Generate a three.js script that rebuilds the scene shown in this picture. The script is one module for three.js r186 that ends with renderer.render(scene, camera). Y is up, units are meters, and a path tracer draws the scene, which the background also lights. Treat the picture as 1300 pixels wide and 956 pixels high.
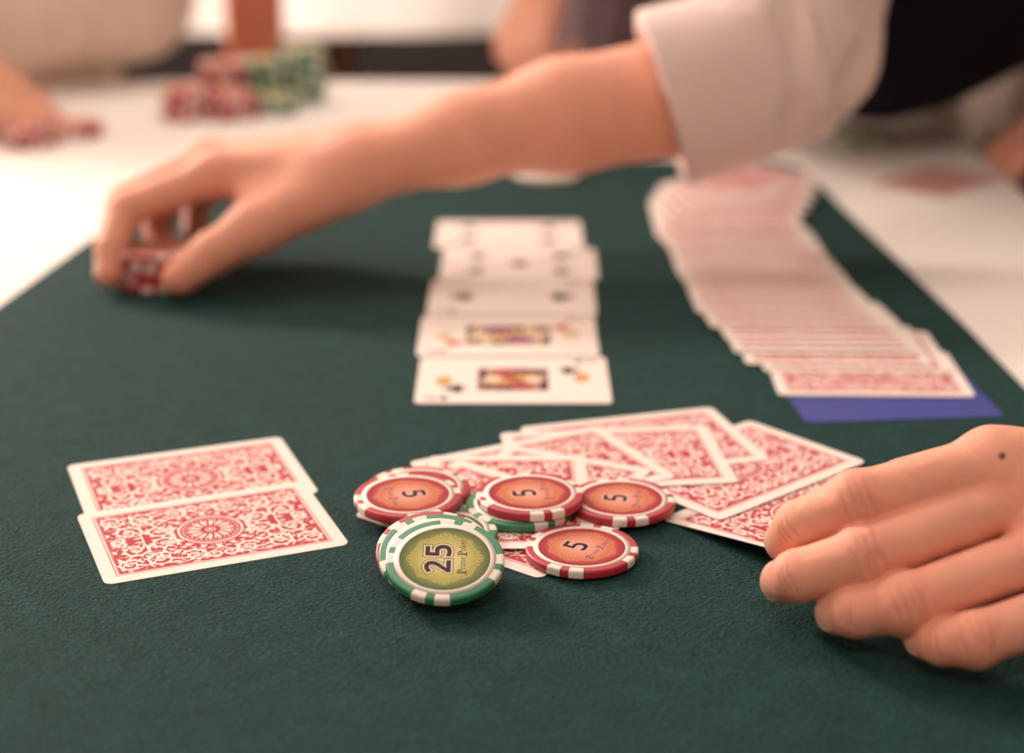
import * as THREE from 'three';
import { mergeGeometries } from 'three/addons/utils/BufferGeometryUtils.js';
import { RoundedBoxGeometry } from 'three/addons/geometries/RoundedBoxGeometry.js';
import { ImprovedNoise } from 'three/addons/math/ImprovedNoise.js';
import { RectAreaLightUniformsLib } from 'three/addons/lights/RectAreaLightUniformsLib.js';

// ------------------------------------------------------------------ camera, light, exposure
const scene = new THREE.Scene();
const TOP = 0.75;                                    // height of the felt above the floor
const EYE = 0.2693;                                  // eye above the felt
const camera = new THREE.PerspectiveCamera(2 * Math.atan(433 / 2212) * 180 / Math.PI, 1300 / 866, 0.05, 30);
camera.position.set(0, TOP + EYE, 0);
camera.rotation.set(-18.35 * Math.PI / 180, 0, 0);
camera.setViewOffset(1300, 866, 0, 0, 1300, 956);    // the lens looks 866 rows deep, the frame runs on below
camera.focus = 0.606;
camera.userData.fStop = camera.getFocalLength() / 13.0;
camera.updateProjectionMatrix();

const renderer = new THREE.WebGLRenderer({ antialias: true });
renderer.toneMapping = THREE.LinearToneMapping;
renderer.toneMappingExposure = 0.72;
renderer.shadowMap.enabled = true;
RectAreaLightUniformsLib.init();
scene.background = new THREE.Color(0x000000);
const PANEL_COLOR = new THREE.Color(1.0, 0.835, 0.735);
const PANELS = [                                     // x, forward, width, depth, strength
  [-0.55, 2.1, 1.2, 0.6, 11],
  [-1.7, 3.6, 1.2, 0.6, 20],
  [1.3, 3.6, 1.2, 0.6, 17],
  [-0.2, -0.9, 1.2, 0.6, 10.5],
];

const LAMP_POWER = 18;                             // the globe lamp to the left of the table
// ------------------------------------------------------------------ helpers
const MM = 0.001;
const V = (x, h, f) => new THREE.Vector3(x * MM, TOP + h * MM, -f * MM);    // right, above the felt, away from the eye (mm)
const lin = (r, g, b) => new THREE.Color().setRGB(r, g, b);
let seed = 7;
function rnd() { seed = (seed * 1664525 + 1013904223) >>> 0; return seed / 4294967296; }
const noise = new ImprovedNoise();
const used = {};
function numbered(n) { const k = used[n] = (used[n] ?? -1) + 1; return k ? `${n}_${String(k).padStart(3, '0')}` : n; }
function mesh(name, geo, mat, parent) {
  const m = new THREE.Mesh(geo, mat); m.castShadow = m.receiveShadow = true;
  m.name = parent === scene ? numbered(name) : name; parent.add(m); return m;
}
function tag(o, label, category, group) { o.userData = { label, category }; if (group) o.userData.group = group; return o; }
function thing(name, label, category, pos, group) {
  const g = new THREE.Group(); g.name = numbered(name); if (pos) g.position.copy(pos); scene.add(g);
  return tag(g, label, category, group);
}
function struct(name, geo, mat) { const m = mesh(name, geo, mat, scene); m.userData.kind = 'structure'; return m; }
function box(w, h, d, x, y, z) { const g = new THREE.BoxGeometry(w, h, d); g.translate(x, y, z); return g; }
function canvas(w, h) { const c = document.createElement('canvas'); c.width = w; c.height = h; return [c, c.getContext('2d')]; }
function canvasTex(c) { const t = new THREE.CanvasTexture(c); t.colorSpace = THREE.SRGBColorSpace; t.anisotropy = 8; return t; }
function noiseTex(size, fn, srgb) {                  // fn(u, v) -> [r, g, b] 0..1
  const d = new Uint8Array(size * size * 4);
  for (let y = 0; y < size; y++) for (let x = 0; x < size; x++) {
    const c = fn(x, y), i = (y * size + x) * 4;
    for (let k = 0; k < 3; k++) d[i + k] = Math.max(0, Math.min(255, c[k] * 255));
    d[i + 3] = 255;
  }
  const t = new THREE.DataTexture(d, size, size); t.wrapS = t.wrapT = THREE.RepeatWrapping;
  t.magFilter = THREE.LinearFilter; t.minFilter = THREE.LinearMipmapLinearFilter; t.generateMipmaps = true;
  if (srgb) t.colorSpace = THREE.SRGBColorSpace; t.needsUpdate = true; return t;
}
const ORD = ['first', 'second', 'third', 'fourth', 'fifth', 'sixth', 'seventh', 'eighth', 'ninth', 'tenth', 'eleventh', 'twelfth', 'thirteenth', 'fourteenth', 'fifteenth', 'sixteenth', 'seventeenth', 'eighteenth', 'nineteenth', 'twentieth', 'twenty-first', 'twenty-second', 'twenty-third', 'twenty-fourth', 'twenty-fifth', 'twenty-sixth', 'twenty-seventh', 'twenty-eighth', 'twenty-ninth', 'thirtieth', ...['first', 'second', 'third', 'fourth', 'fifth', 'sixth', 'seventh', 'eighth', 'ninth'].map((o) => 'thirty-' + o), 'fortieth'];
const std = (o) => new THREE.MeshStandardMaterial(o);
const phys = (o) => new THREE.MeshPhysicalMaterial(o);

// ------------------------------------------------------------------ materials
const feltFibre = noiseTex(1024, (x, y) => {
  const n = 0.5 + 0.30 * noise.noise(x * 0.31, y * 0.31, 1.3) + 0.26 * noise.noise(x * 0.13, y * 0.17, 4.1) + 0.16 * (rnd() - 0.5);
  return [n, n, n];
});
const feltColour = noiseTex(1024, (x, y) => {
  const P = (2 * Math.PI) / 1024;
  let n = 0.16 * noise.noise(x * 0.33, y * 0.33, 9.3) + 0.13 * noise.noise(x * 0.12, y * 0.15, 2.2) + 0.10 * Math.sin(P * x * 3 + 2 * Math.sin(P * y * 2)) * noise.noise(x * 0.02, y * 0.02, 3) + 0.28 * (rnd() - 0.5) * rnd();
  n = 1 + n * 1.5; const s = rnd() > 0.9993 ? 0.22 : 0;
  return [0.105 * n + s, 0.232 * n + s, 0.226 * n + s];
}, true);
for (const t of [feltFibre, feltColour]) t.repeat.set(1 / 0.26, 1 / 0.26);
const clothBump = noiseTex(512, (x, y) => { const n = 0.5 + 0.25 * Math.sin(x * Math.PI / 4) * Math.sin(y * Math.PI / 4) + 0.2 * (rnd() - 0.5); return [n, n, n]; });
clothBump.repeat.set(1 / 0.12, 1 / 0.12);
const skinBump = noiseTex(512, (x, y) => {
  const n = 0.5 + 0.28 * noise.noise(x * 0.22, y * 0.22, 5) + 0.22 * noise.noise(x * 0.55, y * 0.4, 8) + 0.06 * (rnd() - 0.5); return [n, n, n];
});
skinBump.repeat.set(1 / 0.05, 1 / 0.05);
const woodTex = noiseTex(512, (x, y) => {
  const g = 0.5 + 0.5 * Math.sin(x * 0.16 + 5 * noise.noise(x * 0.012, y * 0.004, 0) + 1.5 * noise.noise(x * 0.2, y * 0.01, 3)); return [0.50 + 0.10 * g, 0.27 + 0.08 * g, 0.19 + 0.05 * g];
}, true);
const wallTex = noiseTex(256, (x, y) => { const n = 0.96 + 0.05 * noise.noise(x * 0.3, y * 0.3, 2); return [0.86 * n, 0.80 * n, 0.74 * n]; }, true);
const M = {
  felt: phys({ map: feltColour, bumpMap: feltFibre, bumpScale: 0.0008, roughness: 0.85, sheen: 1.0, sheenColor: lin(0.13, 0.14, 0.10), sheenRoughness: 0.3, specularIntensity: 0.3 }),
  feltEdge: std({ color: lin(0.02, 0.05, 0.042), roughness: 0.95 }),
  cloth: phys({ color: lin(0.87, 0.84, 0.80), bumpMap: clothBump, bumpScale: 0.0002, roughness: 0.9, side: THREE.DoubleSide }),
  wood: std({ map: woodTex, roughness: 0.5 }),
  darkWood: std({ color: lin(0.016, 0.010, 0.010), roughness: 0.6 }),
  wall: std({ map: wallTex, roughness: 0.95 }),
  ceiling: std({ color: lin(0.8, 0.78, 0.75), roughness: 0.95 }),
  carpet: std({ color: lin(0.012, 0.008, 0.009), roughness: 0.98 }),
  metal: std({ color: lin(0.55, 0.55, 0.55), metalness: 0.9, roughness: 0.4 }),
  blackMetal: std({ color: lin(0.02, 0.02, 0.02), metalness: 0.4, roughness: 0.5 }),
  skin: phys({ vertexColors: true, roughness: 0.5, bumpMap: skinBump, bumpScale: 0.0003, specularIntensity: 0.5, sheen: 0.25, sheenColor: lin(0.9, 0.45, 0.3), sheenRoughness: 0.5 }),
  nail: phys({ color: lin(0.80, 0.44, 0.34), roughness: 0.28, clearcoat: 0.3, clearcoatRoughness: 0.3 }),
  shirt: phys({ color: lin(0.80, 0.65, 0.61), bumpMap: clothBump, bumpScale: 0.0003, roughness: 0.9, sheen: 0.3, sheenColor: lin(0.6, 0.5, 0.5) }),
  vest: phys({ color: lin(0.006, 0.005, 0.014), roughness: 0.9, specularIntensity: 0.3 }),
  beigeShirt: phys({ color: lin(0.80, 0.64, 0.53), roughness: 0.95 }),
  greyShirt: phys({ color: lin(0.15, 0.10, 0.115), roughness: 0.95 }),
  trousers: phys({ color: lin(0.40, 0.32, 0.27), roughness: 0.95 }),
  shoe: std({ color: lin(0.02, 0.013, 0.01), roughness: 0.4 }),
  hair: std({ color: lin(0.015, 0.01, 0.008), roughness: 0.6 }),
  eye: std({ color: lin(0.75, 0.72, 0.7), roughness: 0.2 }),
  iris: std({ color: lin(0.03, 0.02, 0.015), roughness: 0.2 }),
  lip: std({ color: lin(0.5, 0.2, 0.17), roughness: 0.5 }),
  redPlastic: phys({ color: lin(0.44, 0.028, 0.05), roughness: 0.42, clearcoat: 0.15, clearcoatRoughness: 0.4 }),
  greenPlastic: phys({ color: lin(0.035, 0.235, 0.115), roughness: 0.42, clearcoat: 0.15, clearcoatRoughness: 0.4 }),
  whitePlastic: phys({ color: lin(0.84, 0.78, 0.71), roughness: 0.42, clearcoat: 0.15, clearcoatRoughness: 0.4 }),
  chipBlend: phys({ vertexColors: true, roughness: 0.45 }),
  bluePlastic: phys({ color: lin(0.03, 0.045, 0.28), roughness: 0.6 }),
};

// ------------------------------------------------------------------ room
const RX = 2.6, ZF = -5.0, ZB = 2.2, RH = 2.9, WT = 0.12;
struct('floor', box(2 * RX + 0.24, 0.1, ZB - ZF + 0.24, 0, -0.05, (ZB + ZF) / 2), M.carpet);
struct('ceiling', box(2 * RX + 0.24, 0.1, ZB - ZF + 0.24, 0, RH + 0.05, (ZB + ZF) / 2), M.ceiling);
struct('wall_back', box(2 * RX, RH, WT, 0, RH / 2, ZF - WT / 2), M.wall);
struct('wall_front', box(2 * RX, RH, WT, 0, RH / 2, ZB + WT / 2), M.wall);
struct('wall_left', box(WT, RH, ZB - ZF + 0.24, -RX - WT / 2, RH / 2, (ZB + ZF) / 2), M.wall);
struct('wall_right', box(WT, RH, ZB - ZF + 0.24, RX + WT / 2, RH / 2, (ZB + ZF) / 2), M.wall);
struct('trim_1', box(2 * RX, 0.62, 0.02, 0, 0.31, ZF + 0.0101), M.darkWood);
PANELS.forEach(([x, f, w, d, I], i) => {
  const t = thing('ceiling_light', ['white ceiling panel lamp above the far end of the card table', 'white ceiling panel lamp at the back left of the room', 'white ceiling panel lamp at the back right of the room', 'white ceiling panel lamp behind the camera'][i], 'lamp', new THREE.Vector3(x, RH, -f));
  mesh('frame', mergeGeometries([box(w + 0.06, 0.04, 0.03, 0, -0.02, d / 2 + 0.015), box(w + 0.06, 0.04, 0.03, 0, -0.02, -d / 2 - 0.015), box(0.03, 0.04, d, w / 2 + 0.015, -0.02, 0), box(0.03, 0.04, d, -w / 2 - 0.015, -0.02, 0)]), std({ color: lin(0.8, 0.8, 0.8), roughness: 0.4 }), t);
  mesh('diffuser', box(w, 0.01, d, 0, -0.02, 0), std({ color: lin(0.8, 0.8, 0.8), emissive: PANEL_COLOR, emissiveIntensity: 1.5 }), t);
  const L = new THREE.RectAreaLight(PANEL_COLOR, I, w, d);
  L.position.set(0, -0.028, 0); L.rotation.x = -Math.PI / 2; t.add(L);
});

{
  const t = thing('floor_lamp', 'globe floor lamp standing behind the card table at the left', 'lamp', new THREE.Vector3(-1.35, 0, -2.1));
  const pole = new THREE.CylinderGeometry(0.012, 0.012, 1.36, 16); pole.translate(0, 0.7, 0); mesh('pole', pole, M.blackMetal, t);
  const foot = new THREE.CylinderGeometry(0.14, 0.15, 0.025, 40); foot.translate(0, 0.0125, 0); mesh('base', foot, M.blackMetal, t);
  const cup = new THREE.CylinderGeometry(0.05, 0.02, 0.05, 24); cup.translate(0, 1.385, 0); mesh('socket', cup, M.blackMetal, t);
  const globe = new THREE.SphereGeometry(0.13, 40, 24); globe.translate(0, 1.525, 0); const gm = mesh('globe', globe, std({ color: lin(0.9, 0.88, 0.85), emissive: PANEL_COLOR, emissiveIntensity: 3 }), t); gm.castShadow = false;
  const L = new THREE.PointLight(PANEL_COLOR, LAMP_POWER, 0, 2); L.position.set(0, 1.525, 0); L.castShadow = true; L.shadow.radius = 6; t.add(L);
}
// ------------------------------------------------------------------ card table with its cloth and mat
function drape(x0, x1, f0, f1, top, drop, seedPhase) {          // a cloth over a rectangular table top, hanging on all sides
  const per = [], cr = 0.02, n = 44;
  const w = x1 - x0, d = f1 - f0;
  const side = (ax, az, bx, bz) => { for (let i = 0; i < n; i++) per.push([ax + (bx - ax) * i / n, az + (bz - az) * i / n]); };
  side(x0, f0, x1, f0); side(x1, f0, x1, f1); side(x1, f1, x0, f1); side(x0, f1, x0, f0);
  const cx = (x0 + x1) / 2, cf = (f0 + f1) / 2, rows = [[0, 0], [0.5, 0], [0.985, 0], [1, -0.003], [1.0, -0.010]];
  for (let k = 1; k <= 8; k++) rows.push([1, -0.010 - drop * k / 8]);
  const pos = [], uv = [], idx = [], N = per.length;
  rows.forEach(([s, y], r) => per.forEach(([px, pf], i) => {
    let X = cx + (px - cx) * s, F = cf + (pf - cf) * s;
    if (r === 3) { X += Math.sign(px - cx) * 0.003 * (Math.abs(Math.abs(px - cx) - w / 2) < 1e-6 ? 1 : 0); F += Math.sign(pf - cf) * 0.003 * (Math.abs(Math.abs(pf - cf) - d / 2) < 1e-6 ? 1 : 0); }
    if (r >= 4) {
      const q = (r - 4) / 8, wv = 0.006 + q * (0.012 + 0.012 * Math.sin(i * 0.55 + seedPhase) + 0.006 * Math.sin(i * 1.3));
      if (Math.abs(Math.abs(px - cx) - w / 2) < 1e-6) X += Math.sign(px - cx) * wv;
      if (Math.abs(Math.abs(pf - cf) - d / 2) < 1e-6) F += Math.sign(pf - cf) * wv;
    }
    pos.push(X, top + y, -F); uv.push(X + (r > 3 ? y * 0.3 : 0), F + (r > 3 ? y : 0));
  }));
  for (let r = 0; r + 1 < rows.length; r++) for (let i = 0; i < N; i++) {
    const a = r * N + i, b = r * N + (i + 1) % N, c = a + N, e = b + N;
    idx.push(a, c, b, b, c, e);
  }
  const g = new THREE.BufferGeometry();
  g.setAttribute('position', new THREE.Float32BufferAttribute(pos, 3)); g.setAttribute('uv', new THREE.Float32BufferAttribute(uv, 2));
  g.setIndex(idx); g.computeVertexNormals(); return g;
}
function table(name, label, x0, x1, f0, f1, top, legMat) {
  const t = thing(name, label, 'table', new THREE.Vector3((x0 + x1) / 2, 0, -(f0 + f1) / 2));
  const w = x1 - x0, d = f1 - f0;
  mesh('table_top', box(w - 0.004, 0.03, d - 0.004, 0, top - 0.0165, 0), M.wood, t);
  for (const sx of [-1, 1]) for (const sz of [-1, 1]) { const g = new THREE.CylinderGeometry(0.022, 0.018, top - 0.032, 16); g.translate(sx * (w / 2 - 0.08), (top - 0.032) / 2, sz * (d / 2 - 0.08)); mesh('leg', g, legMat, t); }
  return t;
}
const MAT_TOP = TOP, CLOTH_TOP = TOP - 0.0025;
table('card_table', 'rectangular table hidden under the white cloth and green felt mat', -0.80, 0.342, 0.18, 1.575, CLOTH_TOP - 0.001, M.blackMetal);
tag(mesh('tablecloth', drape(-0.80, 0.342, 0.18, 1.575, CLOTH_TOP, 0.11, 1), M.cloth, scene), 'white tablecloth under the green felt mat', 'tablecloth');
{
  const out = [[-332, 200], [-300, 560], [-268, 868], [-250, 1010], [-232, 1160], [-226, 1196], [-214, 1219], [-195, 1224], [100, 1224], [182, 1220], [196, 1209], [203, 1190], [206, 1150], [212, 1051], [222, 925], [228, 841], [233, 734], [246, 500], [262, 200]];
  const s = new THREE.Shape(out.map(([x, f]) => new THREE.Vector2(x * MM, f * MM)));
  const g = new THREE.ExtrudeGeometry(s, { depth: 0.0016, bevelEnabled: true, bevelThickness: 0.0004, bevelSize: 0.0006, bevelSegments: 2, steps: 1 });
  g.rotateX(-Math.PI / 2); g.translate(0, MAT_TOP - 0.002, 0);
  tag(mesh('felt_mat', g, M.felt, scene), 'dark green felt poker mat lying on the white tablecloth', 'mat');
}

// ------------------------------------------------------------------ playing cards
const CW = 0.088, CH = 0.063, CT = 0.0003;
function cardGeo(bend) {
  const r = 0.0032, pts = [], n = 6;
  for (const [sx, sz, a0] of [[1, 1, 0], [-1, 1, 1], [-1, -1, 2], [1, -1, 3]])
    for (let i = 0; i <= n; i++) { const a = (a0 + i / n) * Math.PI / 2; pts.push([sx * (CW / 2 - r) + r * Math.cos(a), sz * (CH / 2 - r) + r * Math.sin(a)]); }
  const pos = [], uv = [], idx = [], N = pts.length;
  const put = (x, f, y, u, v) => { pos.push(x, y + (bend ? bend(x, f) : 0), -f); uv.push(u, v); return pos.length / 3 - 1; };
  const rings = bend ? [0, 0.2, 0.4, 0.6, 0.8, 0.9, 1] : [0, 1];
  const face = (y, up) => {
    const base = pos.length / 3;
    for (const s of rings) for (const [x, f] of pts) { const X = x * s, F = f * s; up ? put(X, F, y, 0.5 + X / CW, 0.5 + F / CH) : put(X, F, y, 0.004, 0.5); }
    for (let k = 0; k + 1 < rings.length; k++) for (let i = 0; i < N; i++) {
      const a = base + k * N + i, b = base + k * N + (i + 1) % N, c = a + N, d = b + N;
      up ? idx.push(a, c, d, a, d, b) : idx.push(a, d, c, a, b, d);
    }
  };
  face(CT, true); face(0, false);
  const b0 = pos.length / 3;
  for (const y of [CT, 0]) for (const [x, f] of pts) put(x, f, y, 0.004, 0.5);
  for (let i = 0; i < N; i++) { const a = b0 + i, b = b0 + (i + 1) % N; idx.push(a, a + N, b, b, a + N, b + N); }
  const g = new THREE.BufferGeometry();
  g.setAttribute('position', new THREE.Float32BufferAttribute(pos, 3)); g.setAttribute('uv', new THREE.Float32BufferAttribute(uv, 2));
  g.setIndex(idx); g.computeVertexNormals();
  const nn = g.attributes.normal; if (!bend) for (let i = 0; i < b0; i++) nn.setXYZ(i, 0, i < b0 / 2 ? 1 : -1, 0);
  return g;
}
const PAPER = '#efe5de';
function drawBack() {
  const W = 1408, H = 1008, S = W / 88, [c, x] = canvas(W, H), RED = '#b5303c', CREAM = '#efe0d8';
  x.fillStyle = PAPER; x.fillRect(0, 0, W, H);
  const frame = (m, w, col) => { x.strokeStyle = col; x.lineWidth = w * S; x.strokeRect(m * S, m * S, W - 2 * m * S, H - 2 * m * S); };
  frame(5.1, 0.34, RED); 
  x.fillStyle = RED; x.fillRect(5.9 * S, 5.9 * S, W - 11.8 * S, H - 11.8 * S);
  frame(6.25, 0.16, CREAM);
  x.save(); x.beginPath(); x.rect(6.4 * S, 6.4 * S, W - 12.8 * S, H - 12.8 * S); x.clip();
  x.lineCap = 'round';
  const leaf = (px, py, a, l, w) => {
    x.save(); x.translate(px, py); x.rotate(a); x.beginPath(); x.moveTo(0, 0);
    x.bezierCurveTo(l * 0.25, -w, l * 0.75, -w * 0.9, l, w * 0.25); x.bezierCurveTo(l * 0.7, w * 0.1, l * 0.4, w * 0.7, 0, 0); x.fill(); x.restore();
  };
  const scroll = (cx, cy, R, a0, dir, turns) => {     // a tapering spiral with leaves, ending in a bud
    const n = 70; let lastA = 0;
    for (let i = 0; i < n; i++) {
      const t = i / n, t2 = (i + 1) / n, ra = R * (1 - t * 0.86), rb = R * (1 - t2 * 0.86), a = a0 + dir * t * turns * 2 * Math.PI, b = a0 + dir * t2 * turns * 2 * Math.PI;
      x.strokeStyle = CREAM; x.lineWidth = (1.2 - 0.55 * t) * S; x.beginPath(); x.moveTo(cx + ra * Math.cos(a), cy + ra * Math.sin(a)); x.lineTo(cx + rb * Math.cos(b), cy + rb * Math.sin(b)); x.stroke();
      x.fillStyle = CREAM;
      if (i % 5 === 2 && t < 0.66) { leaf(cx + ra * Math.cos(a), cy + ra * Math.sin(a), a + dir * 0.9, R * 0.5 * (1 - t * 0.5), R * 0.2); }
      if (i % 6 === 3 && t < 0.8) leaf(cx + ra * Math.cos(a), cy + ra * Math.sin(a), a + Math.PI - dir * 1.0, R * 0.38 * (1 - t * 0.6), R * 0.16);
      lastA = b;
    }
    x.beginPath(); x.arc(cx, cy, R * 0.2, 0, 7); x.fill();
    x.strokeStyle = RED; x.lineWidth = 0.2 * S; for (let k = 0; k < 5; k++) { x.beginPath(); x.moveTo(cx, cy); x.lineTo(cx + R * 0.17 * Math.cos(k * 1.257), cy + R * 0.17 * Math.sin(k * 1.257)); x.stroke(); }
  };
  const curve = (p, w) => { x.strokeStyle = CREAM; x.lineWidth = w * S; x.beginPath(); x.moveTo(p[0] * S, p[1] * S); x.bezierCurveTo(p[2] * S, p[3] * S, p[4] * S, p[5] * S, p[6] * S, p[7] * S); x.stroke(); };
  for (const sx of [1, -1]) for (const sy of [1, -1]) {
    x.save(); x.translate(W / 2, H / 2); x.scale(sx, sy);
    curve([0, 16, 10, 25, 20, 20, 25, 12], 0.8); curve([14, 0, 18, 8, 20, 14, 26, 22], 0.8); curve([25, 0, 24, 10, 34, 12, 36, 22], 0.7);
    curve([2, 24, 8, 20, 14, 24, 17, 24], 0.6);
    scroll(18.2 * S, 5.6 * S, 5.2 * S, 2.6, 1, 1.7); scroll(29.2 * S, 8 * S, 5.4 * S, 3.9, -1, 1.7); scroll(21.5 * S, 18.3 * S, 5.6 * S, -2.4, 1, 1.8);
    scroll(33 * S, 19.6 * S, 4.6 * S, 3.4, 1, 1.7); scroll(9.6 * S, 19.4 * S, 4.9 * S, -0.5, -1, 1.6); scroll(34.2 * S, 1.2 * S, 2.9 * S, 2, 1, 1.4); scroll(2.6 * S, 20.8 * S, 2.6 * S, 0, 1, 1.3);
    x.fillStyle = CREAM;
    for (const [lx, ly, a, l] of [[13, 13, 0.6, 5], [26.4, 13.2, 2.2, 4], [15, 23, -0.2, 4.5], [27, 22, -0.5, 4], [25, 2.4, -0.3, 3.5], [36, 13, 1.9, 4], [36, 9, -1.2, 3.5], [5, 15.5, 0.9, 3.5], [13.6, 10.5, 2.5, 3], [30, 15, 0.5, 3.5], [16, 13, -0.8, 3.2], [4, 24, -2.6, 3.4]]) leaf(lx * S, ly * S, a, l * S, l * 0.36 * S);
    for (let k = 0; k < 9; k++) { const a = (k + 0.5) * Math.PI / 16; leaf(12.9 * Math.cos(a) * S, 12.9 * Math.sin(a) * S, a + (k % 2 ? 0.9 : -0.7), 3.4 * S, 1.1 * S); leaf(16 * Math.cos(a) * S, 16 * Math.sin(a) * S, a + 2, 2.6 * S, 0.8 * S); }
    const keep = seed; seed = 4321;
    for (let k = 0; k < 120; k++) { const lx = rnd() * 38, ly = rnd() * 25.5; if (Math.hypot(lx, ly) < 12) continue; leaf(lx * S, ly * S, 3 * noise.noise(lx * 0.13, ly * 0.13, 1.7) + (rnd() - 0.5) * 1.2 + (rnd() < 0.5 ? Math.PI : 0), (1.1 + rnd() * 1.7) * S, (0.35 + rnd() * 0.3) * S); }
    seed = keep;
    x.restore();
  }
  x.translate(W / 2, H / 2);
  const ring = (r, w, col) => { x.strokeStyle = col; x.lineWidth = w * S; x.beginPath(); x.arc(0, 0, r * S, 0, 7); x.stroke(); };
  x.fillStyle = RED; x.beginPath(); x.arc(0, 0, 11.9 * S, 0, 7); x.fill();
  ring(11.6, 0.9, CREAM); ring(10.2, 0.3, CREAM);
  x.fillStyle = CREAM;
  for (let k = 0; k < 14; k++) { x.save(); x.rotate(k * Math.PI / 7); leaf(5.4 * S, 0.9 * S, 0.3, 3.6 * S, 0.6 * S); x.beginPath(); x.ellipse(6.2 * S, 0, 2.7 * S, 0.72 * S, 0, 0, 7); x.fill(); x.restore(); }
  for (let k = 0; k < 28; k++) { x.save(); x.rotate((k + 0.5) * Math.PI / 14); x.beginPath(); x.arc(9.4 * S, 0, 0.32 * S, 0, 7); x.fill(); x.restore(); }
  x.fillStyle = RED; x.beginPath(); x.arc(0, 0, 2.5 * S, 0, 7); x.fill();
  ring(1.7, 0.5, CREAM); x.fillStyle = CREAM; x.beginPath(); x.arc(0, 0, 0.8 * S, 0, 7); x.fill();
  x.restore();
  return canvasTex(c);
}
function pip(x, kind, px, py, s, a, col) {
  x.save(); x.translate(px, py); x.rotate(a); x.fillStyle = col;
  if (kind === 'club') { for (const [u, v] of [[0, -0.28], [-0.28, 0.08], [0.28, 0.08]]) { x.beginPath(); x.arc(u * s, v * s, 0.25 * s, 0, 7); x.fill(); } x.fillRect(-0.06 * s, 0, 0.12 * s, 0.5 * s); x.fillRect(-0.16 * s, 0.43 * s, 0.32 * s, 0.07 * s); }
  if (kind === 'spade') { x.beginPath(); x.moveTo(0, -0.55 * s); x.bezierCurveTo(0.15 * s, -0.25 * s, 0.5 * s, -0.1 * s, 0.42 * s, 0.18 * s); x.bezierCurveTo(0.36 * s, 0.36 * s, 0.1 * s, 0.32 * s, 0, 0.12 * s); x.bezierCurveTo(-0.1 * s, 0.32 * s, -0.36 * s, 0.36 * s, -0.42 * s, 0.18 * s); x.bezierCurveTo(-0.5 * s, -0.1 * s, -0.15 * s, -0.25 * s, 0, -0.55 * s); x.fill(); x.fillRect(-0.06 * s, 0, 0.12 * s, 0.5 * s); }
  if (kind === 'heart') { x.beginPath(); x.moveTo(0, 0.5 * s); x.bezierCurveTo(-0.2 * s, 0.2 * s, -0.5 * s, 0, -0.45 * s, -0.25 * s); x.bezierCurveTo(-0.4 * s, -0.5 * s, -0.08 * s, -0.5 * s, 0, -0.2 * s); x.bezierCurveTo(0.08 * s, -0.5 * s, 0.4 * s, -0.5 * s, 0.45 * s, -0.25 * s); x.bezierCurveTo(0.5 * s, 0, 0.2 * s, 0.2 * s, 0, 0.5 * s); x.fill(); }
  x.restore();
}
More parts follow.
